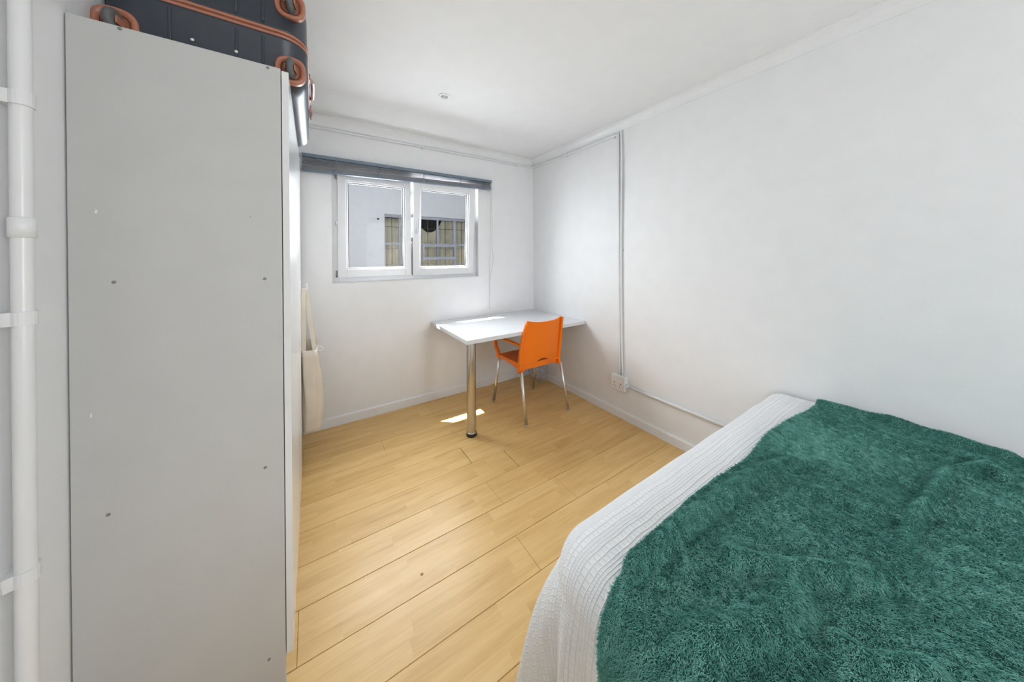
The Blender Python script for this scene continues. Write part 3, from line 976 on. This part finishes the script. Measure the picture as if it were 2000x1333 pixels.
for o_ in (lg,):
    md = o_.modifiers.new('edge', 'EDGE_SPLIT')
    md.split_angle = math.radians(40)

# ------------------------------------------------------------------ orange armchair
ch = thing('armchair', 'orange plastic armchair on four aluminium legs at the desk', 'chair', (-0.517, -0.615, 0))
CX, CY = -0.517, -0.615


def W(x, y, z):
    return Vector((CX + x, CY + y, z))


def shell(name, fn_front, thick, na, nb, parent):
    """closed slab between a grid fn(a,b) and the same offset by thick (vector fn)"""
    g0 = [[fn_front(-1 + 2 * i / na, j / nb) for i in range(na + 1)] for j in range(nb + 1)]
    V, F = [], []
    for rowp in g0:
        V += [W(*p) for p in rowp]
    off = len(V)
    for rowp in g0:
        V += [W(p[0] + thick[0], p[1] + thick[1], p[2] + thick[2]) for p in rowp]
    m = na + 1
    for j in range(nb):
        for i in range(na):
            a = j * m + i
            F.append((a, a + 1, a + m + 1, a + m))
            F.append((off + a, off + a + m, off + a + m + 1, off + a + 1))
    edge = [i for i in range(m)] + [j * m + na for j in range(1, nb + 1)] + [nb * m + i for i in range(na - 1, -1, -1)] + [j * m for j in range(nb - 1, 0, -1)]
    for a, b in zip(edge, edge[1:] + edge[:1]):
        F.append((a, off + a, off + b, b))
    o = raw(name, V, F, 'orange', parent, smooth=True)
    bmx = bmesh.new(); bmx.from_mesh(o.data)
    bmesh.ops.recalc_face_normals(bmx, faces=bmx.faces)
    bmx.to_mesh(o.data); bmx.free()
    md = o.modifiers.new('edge', 'EDGE_SPLIT'); md.split_angle = math.radians(50)
    return o


def back_fn(a, b):
    zlo = 0.452 + (0.036 * math.cos(a / 0.42 * math.pi / 2) if abs(a) < 0.42 else 0.0) + 0.008 * a * a
    zhi = 0.812 + 0.016 * a * a * abs(a)
    z = zlo + (zhi - zlo) * b
    t = (z - 0.45) / 0.37
    hw = 0.192 + 0.012 * math.sin(math.pi * min(1, max(0, t * 0.9 + 0.15))) - 0.012 * t * t
    y = -0.190 - 0.030 * t - 0.045 * t * t + (0.034 + 0.01 * t) * a * a
    return (a * hw, y, z)


bk = shell('backrest', back_fn, (0, 0.010, 0), 24, 18, ch)


# side posts run from the rear leg socket up the edge of the back
for s in (-1, 1):
    loops = []
    for i in range(15):
        t = i / 14
        z = 0.392 + (0.822 - 0.392) * t
        tt = (z - 0.45) / 0.37
        hw = 0.196 + 0.012 * math.sin(math.pi * min(1, max(0, tt * 0.9 + 0.15))) - 0.012 * max(tt, 0) ** 2
        if z < 0.45:
            hw = 0.203 + (0.45 - z) * 0.12
        yb = -0.160 - 0.030 * tt - 0.045 * tt * abs(tt)
        wdt = 0.017 - 0.006 * t
        dep = 0.040 - 0.014 * t
        c0 = W(s * (hw + 0.004), yb + 0.006, z)
        loops.append([c0 + Vector((wdt * cx_, dep / 2 * cy_, 0)) for cx_, cy_ in ((-0.6, -1), (0.6, -1), (1, -0.6), (1, 0.6), (0.6, 1), (-0.6, 1), (-1, 0.6), (-1, -0.6))])
    V, F = loft(loops)
    raw('back_post', V, F, 'orange', ch, smooth=True)


def rear_apron(a, b):
    ztop = 0.462
    zbot = 0.412 - 0.016 * a ** 4 + 0.004 * (1 - a * a)
    return (a * 0.200, -0.176 + 0.030 * a * a, zbot + (ztop - zbot) * b)


shell('rear_apron', rear_apron, (0, 0.012, 0), 16, 4, ch)


def seat_fn(a, b):
    y = -0.170 + 0.405 * b
    hw = 0.202 + 0.016 * b - 0.03 * max(0, (b - 0.85) / 0.15) ** 2
    z = 0.458 - 0.014 * (1 - a * a) * math.sin(math.pi * min(1, b * 0.9)) - 0.02 * max(0, (b - 0.85) / 0.15) ** 2 + 0.004 * b
    return (a * hw, y, z)


shell('seat', seat_fn, (0, 0, -0.016), 18, 18, ch)
for s in (-1, 1):
    def side_fn(a, b, s=s):
        y = 0.020 + 0.195 * a
        t = (a + 1) / 2
        zt = 0.462
        zb_ = 0.436 - 0.045 * (1 - t) ** 3 - 0.006 * t ** 4
        return (s * (0.206 + 0.012 * t), y, zb_ + (zt - zb_) * b)
    shell('side_apron', side_fn, (-s * 0.014, 0, 0), 16, 3, ch)


def front_apron(a, b):
    return (a * 0.20, 0.218 + 0.012 * (1 - a * a), 0.428 + 0.02 * b)


shell('front_apron', front_apron, (0, -0.012, 0), 10, 2, ch)
for s in (-1, 1):
    pts = smooth_path([W(s * 0.204, -0.172, 0.617), W(s * 0.222, -0.09, 0.625), W(s * 0.232, 0.05, 0.628), W(s * 0.232, 0.165, 0.622), W(s * 0.230, 0.215, 0.604), W(s * 0.227, 0.222, 0.565), W(s * 0.223, 0.200, 0.510), W(s * 0.219, 0.175, 0.470), W(s * 0.217, 0.168, 0.438)], 5)
    nP = len(pts)
    V, F = sweep_data(pts, ellipse(0.019, 0.0095, 14), (1, 0, 0))
    # sweep_data's first axis lies in the bend plane; swap so the broad side faces outward/up
    V, F = sweep_data(pts, ellipse(0.0095, 0.019, 14), (1, 0, 0))
    raw('armrest', V, F, 'orange', ch, smooth=True)
for s in (-1, 1):
    for top, foot in (((0.214, 0.172, 0.44), (0.228, 0.252, 0.016)), ((0.212, -0.178, 0.405), (0.226, -0.258, 0.016))):
        a = W(s * top[0], top[1], top[2])
        b = W(s * foot[0], foot[1], foot[2])
        leg = tube('leg', [a, a.lerp(b, 0.5), b], 0.0125, 'alu', ch, 16, (0, 1, 0))
        d_ = (b - a).normalized()
        lathe('foot_cap', [(0, 0), (0.0122, 0), (0.0128, 0.004), (0.0105, 0.016), (0, 0.016)], b - Vector((0, 0, 0.0)), (0, 0, -1), 'foot_cap', leg, 14)

# ------------------------------------------------------------------ crumpled plastic bag in the corner under the desk
bm = bmesh.new()
bmesh.ops.create_icosphere(bm, subdivisions=5, radius=1.0)
for v in bm.verts:
    p = v.co.copy()
    d = 0.22 * noise.noise(p * 2.1 + Vector((5, 1, 2))) + 0.16 * abs(noise.noise(p * 5.0)) + 0.08 * abs(noise.noise(p * 11.0))
    q = p * (0.86 + d)
    z = 0.125 + q.z * 0.125
    if p.z > 0.6:
        z += (p.z - 0.6) * 0.16
    sq = 1 - 0.45 * max(0, p.z - 0.4)
    v.co = Vector((min(-0.118 + q.x * 0.085 * sq, -0.020), -0.225 + q.y * 0.135 * sq, max(z, 0.001)))
pb = bm_obj('plastic_bag', bm, 'film', None, True)
tag(pb, 'crumpled clear plastic bag on the floor under the desk', 'bag')

# ------------------------------------------------------------------ bed
BW0, BW1, BFY, BHY, BT = -1.650, -0.035, -2.185, -4.18, 0.600
bd = thing('bed', 'low double bed base and mattress hidden under the covers', 'bed', (-0.77, -3.2, 0))
loops = []
for zz, ins in ((0.33, 0.05), (0.35, 0.03), (0.47, 0.025), (0.52, 0.035), (0.56, 0.060), (0.585, 0.095), (0.588, 0.16)):
    loops.append([Vector((x_, y_, zz)) for x_, y_ in rrect(BW0 + ins, BW1 - ins * 0.3, BHY, BFY - ins, 0.17)])
V, F = loft(loops)
raw('mattress', V, F, 'mattress', bd, smooth=True)
box('base', BW0 + 0.03, BW1 - 0.01, BHY, BFY - 0.03, 0.14, 0.33, 'bed_base', bd, 0.01, 2)
for x in (BW0 + 0.09, BW1 - 0.08):
    for y in (BFY - 0.10, BHY + 0.10):
        box('leg', x - 0.03, x + 0.03, y - 0.03, y + 0.03, 0.0, 0.14, 'black_plastic', bd, 0.004)


def drape(u, v, top, r, off, folds, flare, bulge=0.0):
    """cloth coordinates (metres over the flattened bed) -> points draped over the foot-left corner and long side.
    u runs along x (left negative), v along y."""
    rc = 0.15                                      # plan radius of the soft corner
    ix, iy = BW0 - off + rc, BFY + off - rc
    du = np.minimum(u - ix, 0.0)
    dv = np.maximum(v - iy, 0.0)
    d = np.hypot(du, dv)
    dd = np.where(d > 1e-9, d, 1.0)
    nx, ny = du / dd, dv / dd
    ang = np.clip((d - (rc - r)) / r, 0.0, math.pi / 2)
    hang = np.maximum(d - (rc - r) - r * math.pi / 2, 0.0)
    theta = np.arctan2(dv, -du)                    # 0 on the long side .. pi/2 on the foot
    corner = np.where((du < 0) & (dv > 0), np.sin(2 * theta), 0.0)
    s = np.where(dv <= 0, v - iy, np.where(du >= 0, 0.35 + (u - ix), 0.35 * theta / (math.pi / 2)))
    wave = folds(s, theta, corner)
    outw = np.minimum(d, rc - r) + r * np.sin(ang) + hang * (flare + wave) + (bulge + 1.7 * bulge * corner) * (1 - np.exp(-hang / 0.10)) * (s > -0.14)
    x = np.maximum(u, ix) + nx * outw
    y = np.minimum(v, iy) + ny * outw
    slope = np.clip(flare + wave, -0.3, 0.9)
    z = top - r * (1 - np.cos(ang)) - hang * np.sqrt(1 - np.minimum(slope ** 2, 0.8))
    return x, y, z


def grid_mesh(name, x, y, z, mat, uvs=None, parent=None):
    nv, nu = x.shape
    V = np.stack([x, y, z], -1).reshape(-1, 3)
    idx = np.arange(nv * nu).reshape(nv, nu)
    q = np.stack([idx[:-1, :-1], idx[:-1, 1:], idx[1:, 1:], idx[1:, :-1]], -1).reshape(-1, 4)
    me = bpy.data.meshes.new(name)
    me.vertices.add(len(V)); me.vertices.foreach_set('co', V.astype(np.float32).ravel())
    me.loops.add(q.size); me.loops.foreach_set('vertex_index', q.astype(np.int32).ravel())
    me.polygons.add(len(q)); me.polygons.foreach_set('loop_start', np.arange(0, q.size, 4, dtype=np.int32))
    me.polygons.foreach_set('use_smooth', np.ones(len(q), dtype=bool))
    me.update(calc_edges=True)
    if uvs is not None:
        lay = me.uv_layers.new(name='cloth')
        lay.data.foreach_set('uv', uvs.reshape(-1, 2)[q.ravel()].astype(np.float32).ravel())
    me.validate()
    return link(name, me, M[mat], parent), V, q


def cov_folds(s, th, corner):
    w_ = 0.035 * np.sin(s * 2 * math.pi / 0.15 + 0.9) + 0.02 * np.sin(s * 2 * math.pi / 0.09)
    c_ = corner * (0.15 * np.exp(-((th - 0.95) / 0.33) ** 2) - 0.10 * np.exp(-((th - 0.30) / 0.18) ** 2))
    return w_ * (s < 0.9) + c_


def smooth_noise(u, v, scale, seed):
    """cheap value noise on numpy arrays"""
    rs = np.random.default_rng(seed)
    T = rs.random((64, 64))
    a, b = u * scale + 100, v * scale + 100
    i, j = np.floor(a).astype(int), np.floor(b).astype(int)
    fa, fb = a - i, b - j
    fa, fb = fa * fa * (3 - 2 * fa), fb * fb * (3 - 2 * fb)
    g = lambda p, q: T[p % 64, q % 64]
    return (g(i, j) * (1 - fa) * (1 - fb) + g(i + 1, j) * fa * (1 - fb) + g(i, j + 1) * (1 - fa) * fb + g(i + 1, j + 1) * fa * fb) - 0.5


us = np.linspace(-0.025, BW0 - 0.46, 420)
vs_ = np.linspace(-3.6, BFY + 0.46, 380)
U_, V_ = np.meshgrid(us, vs_)
x, y, z = drape(U_, V_, BT, 0.085, 0.0, cov_folds, 0.01, 0.022)
z = z + 0.006 * smooth_noise(U_, V_, 7.0, 3) * (z > 0.4)
z = np.maximum(z, 0.012)
cv, _, _ = grid_mesh('coverlet', x, y, z, 'waffle', np.stack([U_, V_], -1))
md = cv.modifiers.new('thick', 'SOLIDIFY'); md.thickness = 0.004; md.offset = 1.0
tag(cv, 'white waffle-weave coverlet draped over the bed foot', 'bedspread')

# green fleece: lies over the coverlet from its foot edge up the bed
ridges = [
    ([(-0.214, -2.802), (-0.621, -2.762), (-0.885, -2.738)], 0.013, 0.016),
    ([(-1.533, -2.400), (-1.289, -2.41), (-0.865, -2.445), (-0.735, -2.490)], 0.016, 0.025),
    ([(-1.32, -2.523), (-1.22, -2.617), (-1.118, -2.712)], 0.020, 0.025),
    ([(-0.864, -2.577), (-0.849, -2.677)], 0.014, 0.025),
    ([(-1.32, -2.70), (-1.328, -2.74), (-1.26, -2.80)], 0.014, 0.02),
    ([(-0.349, -2.813), (-0.243, -2.859), (-0.282, -2.886)], 0.018, 0.02),
    ([(-0.262, -2.573), (-0.272, -2.679)], 0.010, 0.02),
    ([(-0.10, -2.42), (-0.06, -2.62), (-0.09, -2.9)], 0.018, 0.025),
    ([(-1.55, -2.55), (-1.40, -2.62), (-1.30, -2.62)], 0.014, 0.03),
]


def ridge_height(u, v):
    h = np.zeros_like(u)
    for pts, amp, wdt in ridges:
        best = np.full_like(u, 9.0)
        for (ax, ay), (bx, by) in zip(pts[:-1], pts[1:]):
            ex, ey = bx - ax, by - ay
            t = np.clip(((u - ax) * ex + (v - ay) * ey) / (ex * ex + ey * ey), 0, 1)
            best = np.minimum(best, np.hypot(u - ax - t * ex, v - ay - t * ey))
        h = np.maximum(h, 1.45 * amp * np.exp(-(best / wdt) ** 2)) - 0.45 * amp * np.exp(-((best - 2.0 * wdt) / wdt) ** 2)
    return h


def blk_folds(s, th, corner):
    return 0.05 * np.sin(s * 2 * math.pi / 0.30 + 1.0) + 0.03 * np.sin(s * 2 * math.pi / 0.17)


nu, nv = 330, 260
us = np.linspace(-0.045, BW0 - 0.50, nu)
t = np.linspace(0, 1, nv)
U_ = np.repeat(us[None, :], nv, 0)
edge = -2.372 - 0.035 * np.clip((U_ + 0.75) / 0.7, 0, 1) ** 2 + 0.008 * np.sin(U_ * 9) - 0.055 * np.clip((-1.50 - U_) / 0.30, 0, 1)
V_ = edge + (-3.55 - edge) * t[:, None]
x, y, z = drape(U_, V_, BT + 0.017, 0.095, 0.016, blk_folds, 0.03)
wr = ridge_height(U_, V_) + 0.012 * (smooth_noise(U_, V_, 6.0, 11) + 0.2) + 0.008 * smooth_noise(U_, V_, 14.0, 12)
wr = np.maximum(wr, -0.006)
side = U_ < BW0 - 0.02
z = z + np.where(side, 0, wr)
x = x - np.where(side, wr * 0.8, 0)
z = np.maximum(z, 0.02)
bkt, BV, BQ = grid_mesh('blanket', x, y, z, 'green')
md = bkt.modifiers.new('thick', 'SOLIDIFY'); md.thickness = 0.006; md.offset = -1.0
tag(bkt, 'fluffy dark green fleece blanket spread over the bed', 'blanket')

# pile: combed tufts as curves rooted on the blanket
A, B, C_, D = (BV[BQ[:, i]] for i in range(4))
e1, e2 = C_ - A, D - B
nrm = np.cross(e1, e2)
ar = np.linalg.norm(nrm, axis=1) / 2
nrm = nrm / (np.linalg.norm(nrm, axis=1, keepdims=True) + 1e-12)
flip = np.where((nrm[:, 2] < -0.2) | ((np.abs(nrm[:, 2]) <= 0.2) & (nrm[:, 0] > 0)), -1.0, 1.0)
nrm *= flip[:, None]
cen_ = (A + B + C_ + D) / 4
seen = (cen_[:, 1] > -3.25)
dist = np.linalg.norm(cen_ - np.array([-2.154, -2.849, 1.353]), axis=1)
wgt = ar * seen * np.clip(1.3 / dist, 0.45, 1.5)
NS = 440000
fi = rng.choice(len(wgt), NS, p=wgt / wgt.sum())
a_, b_ = rng.random(NS)[:, None], rng.random(NS)[:, None]
root = (A[fi] * (1 - a_) + B[fi] * a_) * (1 - b_) + (D[fi] * (1 - a_) + C_[fi] * a_) * b_
nr = nrm[fi]
# extra strands along the foot edge so that it reads as a furry hem
# comb direction: slow swirls, plus a tuft-scale lean shared by neighbours
px, py, pz = root[:, 0], root[:, 1], root[:, 2]
pu, pv = px - 0.6 * pz, py + 0.3 * pz
ang = 2.9 + 2.4 * smooth_noise(pu, pv, 3.2, 21) + 1.2 * smooth_noise(pu, pv, 13.0, 22) + 1.7 * smooth_noise(pu, pv, 90.0, 23) + rng.normal(0, 0.5, NS)
dirv = np.stack([np.cos(ang), np.sin(ang), np.zeros(NS)], 1)
dirv[:, 2] = -0.3 * (np.abs(nr[:, 2]) < 0.5)
dirv -= nr * (dirv * nr).sum(1, keepdims=True)
dirv /= np.linalg.norm(dirv, axis=1, keepdims=True) + 1e-9
lean = 0.60 + 0.6 * (smooth_noise(pu, pv, 70.0, 24) + 0.5) + rng.normal(0, 0.12, NS)
ln = 0.0065 + 0.0040 * rng.random(NS) + 0.003 * smooth_noise(pu, pv, 9.0, 25)
step = ln / 3
P0 = root - nr * 0.001
d1 = nr * 1.0 + dirv * (0.35 * lean)[:, None]
d2 = nr * 0.75 + dirv * (0.95 * lean)[:, None]
d3 = nr * 0.35 + dirv * (1.15 * lean)[:, None] + rng.normal(0, 0.18, (NS, 3))
pts = [P0]
for dv_ in (d1, d2, d3):
    dv_ = dv_ / (np.linalg.norm(dv_, axis=1, keepdims=True) + 1e-9)
    pts.append(pts[-1] + dv_ * step[:, None])
pos = np.stack(pts, 1).reshape(-1, 3).astype(np.float32)
hc = bpy.data.hair_curves.new('pile')
hc.add_curves([4] * NS)
hc.points.foreach_set('position', pos.ravel())
rad = hc.attributes.get('radius') or hc.attributes.new('radius', 'FLOAT', 'POINT')
rad.data.foreach_set('value', np.tile(np.array([0.00055, 0.00052, 0.00040, 0.00014], dtype=np.float32), NS))
ti = hc.attributes.new('tint', 'FLOAT', 'CURVE')
tv = np.clip(0.5 + 0.7 * smooth_noise(pu, pv, 80.0, 26) + 0.35 * smooth_noise(pu, pv, 6.0, 27) + rng.normal(0, 0.16, NS), 0, 1)
ti.data.foreach_set('value', tv.astype(np.float32))
hc.materials.append(M['pile'])
po = bpy.data.objects.new('pile', hc)
COL.objects.link(po)
po.parent = bkt
po['kind'] = 'stuff'
